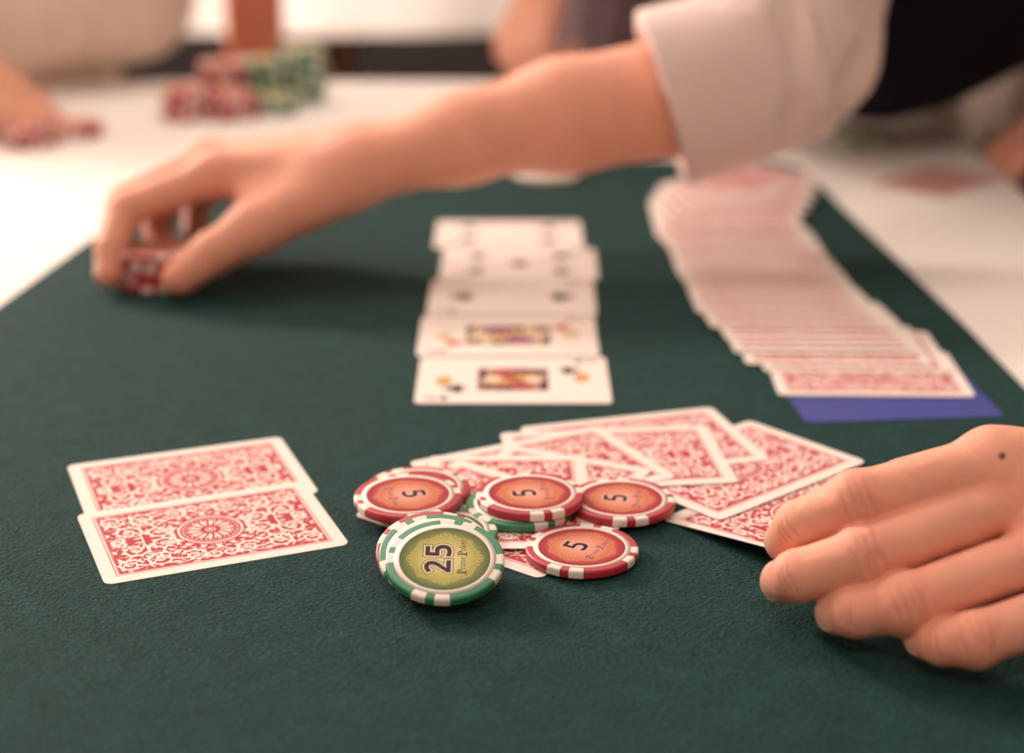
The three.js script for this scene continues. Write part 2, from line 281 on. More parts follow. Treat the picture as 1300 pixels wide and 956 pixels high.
function drawFace(rank, suit, court) {               // landscape: the card's top is at the left
  const W = 880, H = 630, S = 10, [c, x] = canvas(W, H), col = suit === 'heart' ? '#c8343c' : '#2a2024';
  x.fillStyle = PAPER; x.fillRect(0, 0, W, H);
  for (const half of [0, 1]) {
    x.save(); if (half) { x.translate(W, H); x.rotate(Math.PI); }
    x.save(); x.translate(7.2 * S, H - 6.6 * S); x.rotate(-Math.PI / 2); x.fillStyle = col; x.font = `bold ${6.6 * S}px serif`; x.textAlign = 'center'; x.textBaseline = 'middle'; x.fillText(rank, 0, 0); x.restore();
    pip(x, suit, 13 * S, H - 6.6 * S, 5 * S, -Math.PI / 2, col);
    x.restore();
  }
  if (!court) {
    const P = { 2: [[18, 31.5], [70, 31.5]], 4: [[20, 16], [20, 47], [68, 16], [68, 47]], 5: [[20, 16], [20, 47], [68, 16], [68, 47], [44, 31.5]] }[rank];
    for (const [u, v] of P) pip(x, suit, u * S, v * S, 13 * S, u > 44 ? Math.PI / 2 : -Math.PI / 2, col);
    return canvasTex(c);
  }
  const [robe, gold, dark, other, L] = court;         // an abstract two-headed court figure in bands
  for (const half of [0, 1]) {
    x.save(); if (half) { x.translate(W, H); x.rotate(Math.PI); }
    x.beginPath(); x.rect(L * S, 17 * S, (44 - L) * S, 29 * S); x.save(); x.clip();
    x.fillStyle = other; x.fillRect(L * S, 17 * S, 60 * S, 40 * S);
    x.fillStyle = robe; x.beginPath(); x.moveTo(44 * S, 17 * S); x.lineTo((L + 6) * S, 19 * S); x.lineTo((L + 4) * S, 33 * S); x.lineTo(44 * S, 35 * S); x.fill();
    x.fillStyle = gold; x.beginPath(); x.moveTo(44 * S, 33 * S); x.lineTo((L + 3) * S, 29 * S); x.lineTo((L + 3) * S, 37 * S); x.lineTo(44 * S, 42 * S); x.fill();
    x.fillStyle = '#e9d9c6'; x.beginPath(); x.ellipse((L + 7) * S, 31 * S, 4.6 * S, 4 * S, 0, 0, 7); x.fill();
    x.fillStyle = dark; x.fillRect(L * S, 17 * S, 3.4 * S, 12 * S); x.fillRect((L + 1) * S, 38 * S, 6 * S, 6 * S); x.fillRect(36 * S, 40 * S, 10 * S, 6 * S);
    x.strokeStyle = dark; x.lineWidth = 0.7 * S; for (let k = 0; k < 5; k++) { x.beginPath(); x.moveTo((L + 12 + k * 4) * S, 18 * S); x.lineTo((L + 9 + k * 4) * S, 40 * S); x.stroke(); }
    x.restore();
    x.fillStyle = gold; x.beginPath(); x.ellipse(12.4 * S, 34 * S, 3.2 * S, 5.8 * S, 0, 0, 7); x.fill(); x.strokeStyle = dark; x.lineWidth = 0.5 * S; x.stroke();
    pip(x, suit, 18 * S, 44 * S, 10 * S, -Math.PI / 2, col);
    x.restore();
  }
  x.strokeStyle = dark; x.lineWidth = 1.3 * S; x.strokeRect(L * S, 17 * S, (88 - 2 * L) * S, 29 * S);
  return canvasTex(c);
}
const cardMat = (t) => phys({ map: t, roughness: 0.42, specularIntensity: 0.45 });
const backMat = cardMat(drawBack());
const flatCard = cardGeo();
function card(x, f, rot, h, mat, label, group, geo = flatCard, tiltX = 0, tiltZ = 0) {
  const m = mesh('playing_card', geo, mat, scene);
  m.position.copy(V(x, h, f)); m.rotation.set(tiltX, rot, tiltZ, 'YXZ');
  return tag(m, label, 'playing card', group);
}
// the pair on the left
card(-111.5, 589.7, 0.385, 0.1, backMat, 'red-backed playing card lying on top of its twin, left of the chips', null, flatCard, 0.005, 0);
card(-127.3, 637.8, 0.367, 0.05, backMat, 'red-backed playing card half covered by its twin, left of the chips');
// five face-up cards in a row
const FACES = [
  [0.5, 755, 0.0, drawFace('K', 'club', ['#b5524a', '#d2a044', '#63264e', '#b5a67e', 28.5]), 'face-up court card with a black suit, nearest of the row of five'],
  [-2, 820.3, 0.0, drawFace('Q', 'heart', ['#a86a86', '#e0c98a', '#6a4258', '#e6d3a4', 24]), 'face-up court card with red hearts, second nearest of the row of five'],
  [0, 885.5, -0.01, drawFace('2', 'club'), 'face-up two of clubs in the middle of the row of five'],
  [4, 950.5, -0.01, drawFace('5', 'spade'), 'face-up five of spades, second farthest of the row of five'],
  [-2, 1015.5, 0.0, drawFace('4', 'spade'), 'face-up four of spades, farthest of the row of five'],
];
FACES.forEach(([x, f, r, t, label], i) => card(x, f, r, 0.05 + (i % 2) * 0.02, cardMat(t), label, 'face-up cards in a row on the felt'));
// loose heap of face-down cards under the chips (bottom one first)
const HEAP = 'face-down cards heaped beneath the red and green chips';
{
  const bent = cardGeo((x, f) => 0.009 * Math.pow(Math.max(0, 1 - (CW / 2 + x + CH / 2 + f) / 0.055), 1.7));
  card(109.7, 603.5, 0.693, 0.1, backMat, 'red-backed playing card lifted at its corner by the fingers', HEAP, bent);
  card(89.8, 648.8, 0.718, 0.6, backMat, 'red-backed playing card turned like a diamond just above the lifted card', HEAP, flatCard, -0.006, 0);
  const put = (cx, cf, rot, h, label, tilt = 0) => card(cx, cf, rot, h, backMat, label, HEAP, flatCard, tilt, 0);
  put(54, 674, 0.283, 0.9, 'red-backed playing card at the far edge of the heap of cards');
  put(42, 658, 0.109, 1.2, 'red-backed heap card with its right corner on the diamond-turned card');
  put(11.7, 644, 0.48, 1.5, 'red-backed heap card slanting out behind the two leftmost red chips');
  put(9.2, 616.5, Math.PI / 2 - 0.425, 1.8, 'red-backed heap card showing a thin sliver behind the rightmost red chip');
  put(-1.5, 613, Math.PI / 2 + 0.01, 2.1, 'red-backed heap card lying endways behind the middle red chip');
  put(-5.8, 600.3, -0.66, 1.25, 'red-backed heap card right under the chips, one corner pointing at the camera', 0.036);
}
// the deck fanned out in a long spread, lying on a blue cut card
{
  const g = cardGeo(); const blue = mesh('cut_card', g, M.bluePlastic, scene); blue.position.copy(V(167, 0.05, 734)); blue.position.copy(V(167.3, 0.05, 735)); blue.rotation.y = 0.09;
  tag(blue, 'plain blue plastic cut card under the near end of the card spread', 'cut card');
  const path = [[732, 120], [765, 111], [790, 106], [809, 105], [829, 99], [854, 95], [882, 94], [916, 92], [983, 89], [1002, 87], [1017, 94], [1031, 88]];
  const at = (f) => { for (let i = 0; i + 1 < path.length; i++) if (f < path[i + 1][0]) { const t = 0.25 * (f - path[i][0]) / (path[i + 1][0] - path[i][0]); return path[i][1] + t * (path[i + 1][1] - path[i][1]); } return 88; };
  const fs = [732, 764, 774, 790, 798, 809, 817, 829, 837, 845, 854, 862, 871, 881, 889, 898, 907, 916, 924, 933, 942, 950, 959, 968, 976, 985, 993, 1002, 1016, 1031];
  const SP = 'cards of the long face-down spread';
  fs.forEach((f, i) => {
    const tilt = [0.006, 0.012, 0.02, 0.028][i] ?? 0.037, near = 63 * tilt * 1.95;
    const l = i === 0 ? 'red-backed playing card ending the spread, right on the blue card' : i === 1 ? 'red-backed playing card second from the near end of the spread' : `red-backed playing card, ${ORD[i]} from the near end of the overlapping spread`;
    card(at(f) + 44 + (i > 1 ? (rnd() - 0.5) * 1.6 : 0), f + 31.5 - near, (rnd() - 0.5) * 0.03 - 0.01, 0.4 + 31.5 * tilt, backMat, l, SP, flatCard, -tilt, 0);
  });
  [[134, 1070, 0.06], [139, 1086, 0.16], [144, 1103, 0.27], [148, 1118, 0.38], [152, 1131, 0.52], [157, 1144, 0.72]].forEach(([x, f, a], i) =>
    card(x, f, a, 1.9 + i * 0.35, backMat, i === 5 ? 'red-backed playing card most aslant at the far end of the spread' : `red-backed playing card fanned aslant at the spread's far end, ${ORD[i]} of six`, SP, flatCard, -0.02, 0));
}
card(291, 1166, 0.80, -2.4, backMat, 'red-backed playing card lying alone on the white tablecloth');
{
  const g = new THREE.LatheGeometry([[0, 0], [22.5, 0], [23.6, 0.6], [24, 1.5], [24, 3.5], [23.5, 4.4], [22.5, 4.9], [0, 5]].map(([r, y]) => new THREE.Vector2(r * MM, y * MM)), 64);
  const m = mesh('dealer_button', g, M.whitePlastic, scene); m.position.copy(V(24, 0.05, 1170)); tag(m, 'plain white round disc lying at the far edge of the felt below the arm', 'disc');
}

// ------------------------------------------------------------------ poker chips
const CR = 20.25, CTK = 3.4;
function sector(a0, a1, rIn, rOut = CR) {            // slice of the rim between two angles (degrees, counter-clockwise from the right)
  const o = rOut - CR;
  const p = [[rIn, 0], [19.3 + o, 0], [19.85 + o, 0.16], [20.15 + o, 0.55], [CR + o, 1.0], [CR + o, CTK - 1.0], [20.15 + o, CTK - 0.55], [19.85 + o, CTK - 0.16], [19.3 + o, CTK], [rIn, CTK]].map(([r, y]) => new THREE.Vector2(r * MM, y * MM));
  return new THREE.LatheGeometry(p, Math.max(2, Math.ceil((a1 - a0) / 4)), (a0 + 90) * Math.PI / 180, (a1 - a0) * Math.PI / 180);
}
const RIN = 17.45;
const colourParts = [], insertGeos = [];
for (let q = 0; q < 4; q++) {
  const c = q * 90;
  colourParts.push(sector(c - 4.6, c + 4.6, RIN), sector(c + 19.5, c + 70.5, RIN));
  insertGeos.push(sector(c + 4.6, c + 19.5, RIN, CR + 0.03), sector(c - 19.5, c - 4.6, RIN, CR + 0.03));
}
const rimGeo = mergeGeometries(colourParts);
const ringGeo = new THREE.LatheGeometry([[15.5, 0.1], [15.65, 0], [RIN + 0.05, 0], [RIN + 0.05, CTK], [15.65, CTK], [15.5, CTK - 0.1], [15.5, 0.1]].map(([r, y]) => new THREE.Vector2(r * MM, y * MM)), 72);
function inlayGeo() {
  const parts = [];
  for (const s of [1, -1]) { const g = new THREE.CircleGeometry(0.01555, 64); g.rotateX(-s * Math.PI / 2); g.translate(0, (s > 0 ? CTK - 0.08 : 0.08) * MM, 0); parts.push(g); }
  return mergeGeometries(parts);
}
const discGeo = inlayGeo();
function drawInlay(num, cols, ink, gold) {
  const W = 768, R = W / 2, [c, x] = canvas(W, W);
  const g = x.createRadialGradient(R, R, 0, R, R, R); cols.forEach(([t, k]) => g.addColorStop(t, k)); x.fillStyle = g; x.fillRect(0, 0, W, W);
  x.strokeStyle = gold; x.fillStyle = gold; x.lineCap = 'round';
  const orn = (ang, s) => {                          // a small gold flourish
    x.save(); x.translate(R, R); x.rotate(ang); x.translate(0, -R * 0.74); x.globalAlpha = num === '25' ? 0.6 : 0.5; x.lineWidth = R * 0.018 * s;
    for (const d of [1, -1]) { x.save(); x.scale(d, 1); x.beginPath(); x.moveTo(0, -R * 0.10 * s); x.bezierCurveTo(R * 0.14 * s, -R * 0.1 * s, R * 0.16 * s, R * 0.06 * s, R * 0.05 * s, R * 0.05 * s); x.stroke(); x.beginPath(); x.arc(R * 0.07 * s, -R * 0.02 * s, R * 0.035 * s, 0, 7); x.stroke(); x.beginPath(); x.moveTo(R * 0.1 * s, R * 0.02 * s); x.bezierCurveTo(R * 0.2 * s, R * 0.06 * s, R * 0.26 * s, R * 0.02 * s, R * 0.34 * s, R * 0.12 * s); x.stroke(); x.beginPath(); x.ellipse(R * 0.2 * s, R * 0.0, R * 0.05 * s, R * 0.02 * s, 0.5, 0, 7); x.fill(); x.restore(); }
    x.beginPath(); x.ellipse(0, -R * 0.03 * s, R * 0.025 * s, R * 0.06 * s, 0, 0, 7); x.fill(); x.restore();
  };
  for (let k = 0; k < 4; k++) { orn(k * Math.PI / 2, 1); orn(k * Math.PI / 2 + Math.PI / 4, 0.7); }
  x.globalAlpha = 0.13; x.lineWidth = R * 0.1; x.beginPath(); x.arc(R, R, R * 0.68, 0, 7); x.stroke(); x.globalAlpha = 1;
  x.textAlign = 'center'; x.textBaseline = 'middle'; x.lineJoin = 'miter'; x.miterLimit = 3;
  x.font = `bold ${R * 0.80}px sans-serif`;
  const ny = R * 0.86;
  const digits = num === '25' ? [['2', R * 0.745], ['5', R * 1.255]] : [['5', R]];
  for (const [ch, dx] of digits) {
    if (num === '25') { x.lineWidth = R * 0.115; x.strokeStyle = ink; x.strokeText(ch, dx, ny); x.lineWidth = R * 0.085; x.strokeStyle = '#e2d6a4'; x.strokeText(ch, dx, ny); }
    else { x.lineWidth = R * 0.05; x.strokeStyle = '#f0b8a6'; x.strokeText(ch, dx, ny); }
    x.fillStyle = ink; x.fillText(ch, dx, ny);
  }
  x.textAlign = 'left'; x.textBaseline = 'alphabetic';
  const word = (big, rest, px) => { x.font = `bold ${R * 0.25}px serif`; x.fillText(big, px, R * 1.46); const w = x.measureText(big).width; x.fillRect(px - R * 0.02, R * 1.465, w * 0.9, R * 0.018); x.font = `${R * 0.175}px serif`; x.fillText(rest, px + w * 0.98, R * 1.45); return px + w * 0.98 + x.measureText(rest).width; };
  x.fillStyle = num === '25' ? ink : '#7c3a5c';
  const e = word('P', 'rime', R * 0.50); word('P', 'oker', e + R * 0.03);
  return canvasTex(c);
}
const redInlay = phys({ map: drawInlay('5', [[0, '#dda393'], [0.3, '#d8937f'], [0.56, '#cb8264'], [0.74, '#b9584a'], [0.88, '#a2303c'], [1, '#982736']], '#1a1218', '#dca85c'), roughness: 0.5, specularIntensity: 0.5 });
const greenInlay = phys({ map: drawInlay('25', [[0, '#dbd2a0'], [0.4, '#d0c686'], [0.62, '#b8b062'], [0.8, '#7c8646'], [0.94, '#596c3c'], [1, '#516439']], '#2a1230', '#dcc56c'), roughness: 0.5, specularIntensity: 0.5 });
function chip(kind, label, group, spot = 0, text = 0) {
  const t = new THREE.Group(); t.name = numbered('poker_chip'); scene.add(t); tag(t, label, 'poker chip', group);
  const r = mesh('rim', rimGeo, kind === 'red' ? M.redPlastic : M.greenPlastic, t); r.rotation.y = spot;
  for (const g of insertGeos) { const m = mesh('edge_insert', g, M.whitePlastic, t); m.rotation.y = spot; }
  mesh('face_ring', ringGeo, M.whitePlastic, t);
  const d = mesh('inlay', discGeo, kind === 'red' ? redInlay : greenInlay, t); d.rotation.y = text;
  return t;
}
const D = Math.PI / 180;
function place(t, x, h, f, tx = 0, tz = 0) { t.position.copy(V(x, h, f)); t.rotation.set(tx, 0, tz); return t; }
const PILE = 'poker chips lying on the heap of cards in front';
place(chip('red', 'red and white chip half hidden beneath the leftmost red five chip', PILE, 40 * D, 1), -36.2, 2.4, 617.5);
place(chip('red', 'red and white five chip at the far left, its number turned the other way', PILE, 22 * D, -1.31), -39, 5.85, 602, 0.02);
place(chip('green', 'green and white chip squeezed lowest beneath the tilted red and green chips', PILE, 20 * D, 1.2), -25.5, 1.7, 578.8);
place(chip('green', 'green and white chip half hidden beneath the middle red five chip', PILE, 35 * D, 0.4), 3, 2.4, 601.5);
place(chip('red', 'red and white five chip at the right end of the pile on the card backs', PILE, 7 * D, 1.44), 41.4, 2.2, 606.7);
place(chip('red', 'red and white five chip in the middle, leaning on the right-hand chip', PILE, 19 * D, 1.74), 6.8, 5.95, 603.3);
place(chip('red', 'red and white five chip nearest the camera, right of the green ones', PILE, 70 * D, 1.12), 24.9, 0.75, 566.7, 0.0);
{
  const T = 17 * D, c = [-22.8, 12.8, 538.8];        // centre of the upper face of the top green chip
  const put = (t, dn, du, dx) => { const h = c[1] - dn * Math.cos(T) + du * Math.sin(T), f = c[2] + dn * Math.sin(T) + du * Math.cos(T); place(t, c[0] + dx, h, f, T, 0); };
  put(chip('red', 'red and white chip peeking out at both sides beneath the two tilted green chips', PILE, 62 * D, 2), 10.3, 12.5, -4.4);
  put(chip('green', 'green and white chip lying tilted right under the chip marked 25', PILE, 33 * D, 1.3), 6.85, 7, -3);
  put(chip('green', 'green and white chip marked 25, tilted towards the camera on top of the pile', PILE, 77 * D, Math.PI / 2), 3.4, 0, 0);
}
// chips farther off: one mesh each, the colours in the vertices
function farChip(kind) {
  const paint = (g, r, gg, b) => { const n = g.attributes.position.count, a = new Float32Array(n * 3); for (let i = 0; i < n; i++) { a[3 * i] = r; a[3 * i + 1] = gg; a[3 * i + 2] = b; } g.setAttribute('color', new THREE.BufferAttribute(a, 3)); return g; };
  const c = kind === 'red' ? [0.46, 0.03, 0.05] : [0.035, 0.235, 0.115], i = kind === 'red' ? [0.62, 0.22, 0.14] : [0.5, 0.46, 0.2];
  return mergeGeometries([...colourParts.map((g) => paint(g.clone(), ...c)), ...insertGeos.map((g) => paint(g.clone(), 0.84, 0.78, 0.71)), paint(ringGeo.clone(), 0.84, 0.78, 0.71), paint(discGeo.clone(), ...i)]);
}
const farGeo = { red: farChip('red'), green: farChip('green') };
const farProto = {};
function far(kind, x, h, f, label, group, tx = 0, tz = 0) {
  const p = farProto[kind], m = p ? p.clone() : mesh('poker_chip', farGeo[kind], M.chipBlend, scene);
  if (p) { m.name = numbered('poker_chip'); scene.add(m); } else farProto[kind] = m;
  m.position.copy(V(x, h, f)); m.rotation.set(tx, rnd() * 6, tz);
  return tag(m, label, 'poker chip', group);
}
function stack(kind, x, f, n, h0, where, group, jit = 1.6) {
  for (let i = 0; i < n; i++) { const label = `${kind} and white chip, ${i === n - 1 ? 'topmost' : i === 0 ? 'lowest' : ORD[i] + ' from below'}${where}`; far(kind, x + (rnd() - 0.5) * jit, h0 + i * (CTK + 0.02), f + (rnd() - 0.5) * jit, label, group); }
}
stack('red', -262, 1392, 7, -2.4, ' in the left stack of the red heap', 'red chips in the left stack', 3.5);
stack('red', -240, 1440, 11, -2.4, ' in the tallest red stack', 'red chips in the tallest red stack', 3.5);
stack('red', -226, 1396, 6, -2.4, ' in the right stack of the red heap', 'red chips in the right stack', 3.5);
stack('green', -212, 1455, 11, -2.4, ' in the left stack of the green heap', 'green chips in the left green stack', 3.5);
stack('green', -178, 1470, 13, -2.4, ' in the right stack of the green heap', 'green chips in the right green stack', 3.5);
stack('green', -194, 1418, 4, -2.4, ' in the short stack before the tall green ones', 'green chips in the short stack', 3.5);
stack('green', 262, 1290, 3, -2.4, ' in the short stack beside the dark waistcoat', 'green chips near the dark waistcoat', 2.5);
stack('red', -193, 912, 6, 0.3, ' in the stack gripped by the reaching hand', 'red chips in the reaching hand', 2);
stack('red', -362, 1288, 5, -2.4, ' in the stack held at the left edge', 'red chips in the left hand', 3);
stack('red', -335, 1322, 3, -2.4, ' in the loose chips right of the left hand', 'red chips beside the left hand', 3);

// ------------------------------------------------------------------ furniture behind the table
{
  const t = thing('wooden_post', 'upright reddish brown wooden post behind the green chip stacks', 'post', new THREE.Vector3(-0.283, 0, -1.93));
  const g = new RoundedBoxGeometry(0.058, 2.9, 0.058, 3, 0.006); g.translate(0, 1.45, 0); mesh('shaft', g, std({ color: lin(0.85, 0.30, 0.19), roughness: 0.55 }), t);
  const b = new RoundedBoxGeometry(0.11, 0.05, 0.11, 3, 0.006); b.translate(0, 0.0255, 0); mesh('base', b, M.darkWood, t);
}
{
  const bt = table('back_table', 'long table under a white cloth at the back of the room', -1.3, 0.75, 2.70, 3.40, 0.748, M.blackMetal);
  tag(mesh('tablecloth', drape(-1.3, 0.75, 2.70, 3.40, 0.7495, 0.115, 2), M.cloth, scene), 'short white tablecloth hanging over the back table', 'tablecloth');
  { const g = new THREE.CylinderGeometry(0.014, 0.014, 0.74, 12); g.rotateZ(0.22); g.translate(-0.045, 0.37, 0.24); mesh('brace', g, M.blackMetal, bt); }
  const b = thing('cardboard_box', 'brown cardboard box standing under the back table', 'box', new THREE.Vector3(-0.315, 0, -3.0));
  const w = std({ color: lin(0.36, 0.2, 0.12), roughness: 0.9 });
  mesh('carton', box(0.075, 0.6, 0.3, 0, 0.3, 0), w, b); mesh('flap', box(0.075, 0.004, 0.148, 0, 0.603, 0.076), w, b); mesh('flap', box(0.075, 0.004, 0.148, 0, 0.603, -0.076), w, b);
}

// ------------------------------------------------------------------ people: distance fields turned into surfaces (mm)
const sub = (a, b) => [a[0] - b[0], a[1] - b[1], a[2] - b[2]], add = (a, b, s = 1) => [a[0] + b[0] * s, a[1] + b[1] * s, a[2] + b[2] * s];
const dot = (a, b) => a[0] * b[0] + a[1] * b[1] + a[2] * b[2], len = (a) => Math.hypot(a[0], a[1], a[2]);
const nrm = (a) => { const l = len(a) || 1; return [a[0] / l, a[1] / l, a[2] / l]; }, cross = (a, b) => [a[1] * b[2] - a[2] * b[1], a[2] * b[0] - a[0] * b[2], a[0] * b[1] - a[1] * b[0]];
const smin = (a, b, k) => { const h = Math.max(k - Math.abs(a - b), 0) / k; return Math.min(a, b) - h * h * k * 0.25; };
function cap(a, b, ra, rb = ra) { const d = sub(b, a); return { a, d, q: dot(d, d) || 1e-9, ra, rb }; }
function capD(c, p) {
  const x = p[0] - c.a[0], y = p[1] - c.a[1], z = p[2] - c.a[2];
  let t = (x * c.d[0] + y * c.d[1] + z * c.d[2]) / c.q; t = t < 0 ? 0 : t > 1 ? 1 : t;
  return Math.hypot(x - t * c.d[0], y - t * c.d[1], z - t * c.d[2]) - (c.ra + t * (c.rb - c.ra));
}
const blob = (caps, k) => (p) => { let d = 1e9; for (const c of caps) { const e = capD(c, p); d = d > 1e8 ? e : smin(d, e, k); } return d; };
const chain = (pts, r) => pts.slice(1).map((b, i) => cap(pts[i], b, r[i], r[i + 1]));
function handField(palm, fingers, kPalm = 8, kFinger = 9) {
  const P = blob(palm, kPalm), F = fingers.map((f) => blob(f, 2.5));
  return (p) => { const pd = P(p); let d = pd, s = pd; for (const f of F) { const e = smin(pd, f(p), kFinger); if (e < d) { s = d; d = e; } else if (e < s) s = e; } const k = 1.7 * Math.min(1, Math.max(0, (pd - s) / 2.5)); return k > 0.02 ? smin(d, s, k) : d; };
}
function nets(fn, lo, hi, cell, skip = []) {         // naive surface nets, skipping blocks far from the surface
  const n = [0, 1, 2].map((i) => Math.ceil((hi[i] - lo[i]) / cell) + 1), [nx, ny, nz] = n, val = new Float32Array(nx * ny * nz), B = 6;
  const reach = B * cell * 0.87 * 1.35 + 3;
  for (let bz = 0; bz < nz; bz += B) for (let by = 0; by < ny; by += B) for (let bx = 0; bx < nx; bx += B) {
    const d = fn([lo[0] + (bx + B / 2) * cell, lo[1] + (by + B / 2) * cell, lo[2] + (bz + B / 2) * cell]), far = Math.abs(d) > reach;
    for (let z = bz; z < Math.min(nz, bz + B); z++) for (let y = by; y < Math.min(ny, by + B); y++) for (let x = bx; x < Math.min(nx, bx + B); x++)
      val[(z * ny + y) * nx + x] = far ? d : fn([lo[0] + x * cell, lo[1] + y * cell, lo[2] + z * cell]);
  }
  const vid = new Int32Array(nx * ny * nz).fill(-1), pos = [], idx = [];
  const E = [[0, 1], [2, 3], [4, 5], [6, 7], [0, 2], [1, 3], [4, 6], [5, 7], [0, 4], [1, 5], [2, 6], [3, 7]];
  for (let z = 0; z < nz - 1; z++) for (let y = 0; y < ny - 1; y++) for (let x = 0; x < nx - 1; x++) {
    const i0 = (z * ny + y) * nx + x, v = [0, 1, 2, 3, 4, 5, 6, 7].map((c) => val[i0 + (c & 1) + ((c >> 1) & 1) * nx + (c >> 2) * nx * ny]);
    let m = 0; for (let c = 0; c < 8; c++) if (v[c] < 0) m |= 1 << c;
    if (m === 0 || m === 255) continue;
    const cx = [lo[0] + (x + 0.5) * cell, lo[1] + (y + 0.5) * cell, lo[2] + (z + 0.5) * cell];
    if (skip.some(([a, b]) => cx[0] > a[0] && cx[0] < b[0] && cx[1] > a[1] && cx[1] < b[1] && cx[2] > a[2] && cx[2] < b[2])) continue;
    let s = [0, 0, 0], k = 0;
    for (const [a, b] of E) if ((v[a] < 0) !== (v[b] < 0)) {
      const t = v[a] / (v[a] - v[b]);
      s[0] += (a & 1) + t * ((b & 1) - (a & 1)); s[1] += ((a >> 1) & 1) + t * (((b >> 1) & 1) - ((a >> 1) & 1)); s[2] += (a >> 2) + t * ((b >> 2) - (a >> 2)); k++;
    }
    vid[i0] = pos.length / 3; pos.push(lo[0] + (x + s[0] / k) * cell, lo[1] + (y + s[1] / k) * cell, lo[2] + (z + s[2] / k) * cell);
  }
  const st = [1, nx, nx * ny];
  for (let z = 1; z < nz - 1; z++) for (let y = 1; y < ny - 1; y++) for (let x = 1; x < nx - 1; x++) {
    const i0 = (z * ny + y) * nx + x, inA = val[i0] < 0;
    for (let ax = 0; ax < 3; ax++) {
      if (inA === (val[i0 + st[ax]] < 0)) continue;
      const u = st[(ax + 1) % 3], w = st[(ax + 2) % 3], a = vid[i0 - u - w], b = vid[i0 - w], c = vid[i0], d = vid[i0 - u];
      if (a < 0 || b < 0 || c < 0 || d < 0) continue;
      inA ? idx.push(a, b, c, a, c, d) : idx.push(a, c, b, a, d, c);
    }
  }
  return { pos, idx };
}
function skinGeo(fn, boxes, colour, normalEps = 0.4) {   // boxes: [lo, hi, cell, skip]
  const P = [], I = [], Nn = [], Cc = [], U = [];
  for (const [lo, hi, cell, skip] of boxes) {
    const { pos, idx } = nets(fn, lo, hi, cell, skip), base = P.length / 3, e = Math.max(normalEps, cell * 0.45);
    for (let i = 0; i < pos.length; i += 3) {
      const p = [pos[i], pos[i + 1], pos[i + 2]];
      const g = nrm([fn([p[0] + e, p[1], p[2]]) - fn([p[0] - e, p[1], p[2]]), fn([p[0], p[1] + e, p[2]]) - fn([p[0], p[1] - e, p[2]]), fn([p[0], p[1], p[2] + e]) - fn([p[0], p[1], p[2] - e])]);
      const v = V(...p); P.push(v.x, v.y, v.z); Nn.push(g[0], g[1], -g[2]); U.push((p[0] + 0.4 * p[2]) * MM, (p[1] + 0.6 * p[2]) * MM);
      if (colour) Cc.push(...colour(p));
    }
    for (let i = 0; i < idx.length; i += 3) I.push(base + idx[i], base + idx[i + 2], base + idx[i + 1]);   // mirrored axis: turn the faces round
  }
  const g = new THREE.BufferGeometry();
  g.setAttribute('position', new THREE.Float32BufferAttribute(P, 3)); g.setAttribute('normal', new THREE.Float32BufferAttribute(Nn, 3)); g.setAttribute('uv', new THREE.Float32BufferAttribute(U, 2));
  if (colour) g.setAttribute('color', new THREE.Float32BufferAttribute(Cc, 3));
  g.setIndex(I); return g;
}
const nz3 = (p, s, o = 0) => noise.noise(p[0] * s + o, p[1] * s + 3.3 + o, p[2] * s + 7.7);
function skinColour(spots = [], moles = [], crease, base = [0.88, 0.425, 0.305]) {
  return (p) => {
    let m = 1 + 0.06 * nz3(p, 0.06) + 0.05 * nz3(p, 0.2), red = 0.04 * nz3(p, 0.035, 5);
    for (const [c, r, s] of spots) { const d = len(sub(p, c)) / r; if (d < 2) red += s * Math.exp(-d * d * 1.5); }
    if (crease) { const g = Math.max(0, crease(p)); m *= 1 - 0.22 * g; red += 0.16 * g; }
    let c = [base[0] * m * (1 - red * 0.12), base[1] * m * (1 - red * 1.25), base[2] * m * (1 - red * 1.1)];
    for (const [q, r] of moles) { const d = capD(q, p); if (d < r * 1.6) { const t = Math.min(1, Math.max(0, (r * 1.6 - d) / r)); c = c.map((v, i) => v * (1 - t) + [0.1, 0.03, 0.02][i] * t); } }
    return c;
  };
}
function nail(tip, prev, up, r, L, W, name, parent, mat = M.nail) {   // a curved plate on the back of a finger tip
  const a = nrm(sub(tip, prev)), u = nrm(sub(up, a.map((v) => v * dot(up, a)))), s = cross(a, u), nu = 14, nv = 10, pos = [], idx = [];
  const pt = (i, j, o) => {
    const t = i / nu * 2 - 1, l = -L * 0.42 + (t * 0.5) * L + L * 0.5 * 0.55, w = W * Math.pow(Math.max(0, 1 - Math.pow(Math.abs(t), 3.2)), 0.5), f = (j / nv * 2 - 1) * w;
    const rr = r + o - (l > 0 ? l * l / (2.6 * r) : 0) ;
    return add(add(add(tip, a, l), u, rr * Math.cos(f)), s, rr * Math.sin(f));
  };
  for (const o of [0.32, -0.9]) for (let i = 0; i <= nu; i++) for (let j = 0; j <= nv; j++) { const v = V(...pt(i, j, o)); pos.push(v.x, v.y, v.z); }
  const R = nv + 1, N = (nu + 1) * R;
  for (let i = 0; i < nu; i++) for (let j = 0; j < nv; j++) { const q = i * R + j; idx.push(q, q + 1, q + R, q + 1, q + R + 1, q + R, N + q, N + q + R, N + q + 1, N + q + 1, N + q + R, N + q + R + 1); }
  for (let i = 0; i < nu; i++) for (const j of [0, nv]) { const q = i * R + j; idx.push(q, q + R, N + q, q + R, N + q + R, N + q); }
  const g = new THREE.BufferGeometry(); g.setAttribute('position', new THREE.Float32BufferAttribute(pos, 3)); g.setIndex(idx); g.computeVertexNormals();
  return mesh(name, g, mat, parent);
}
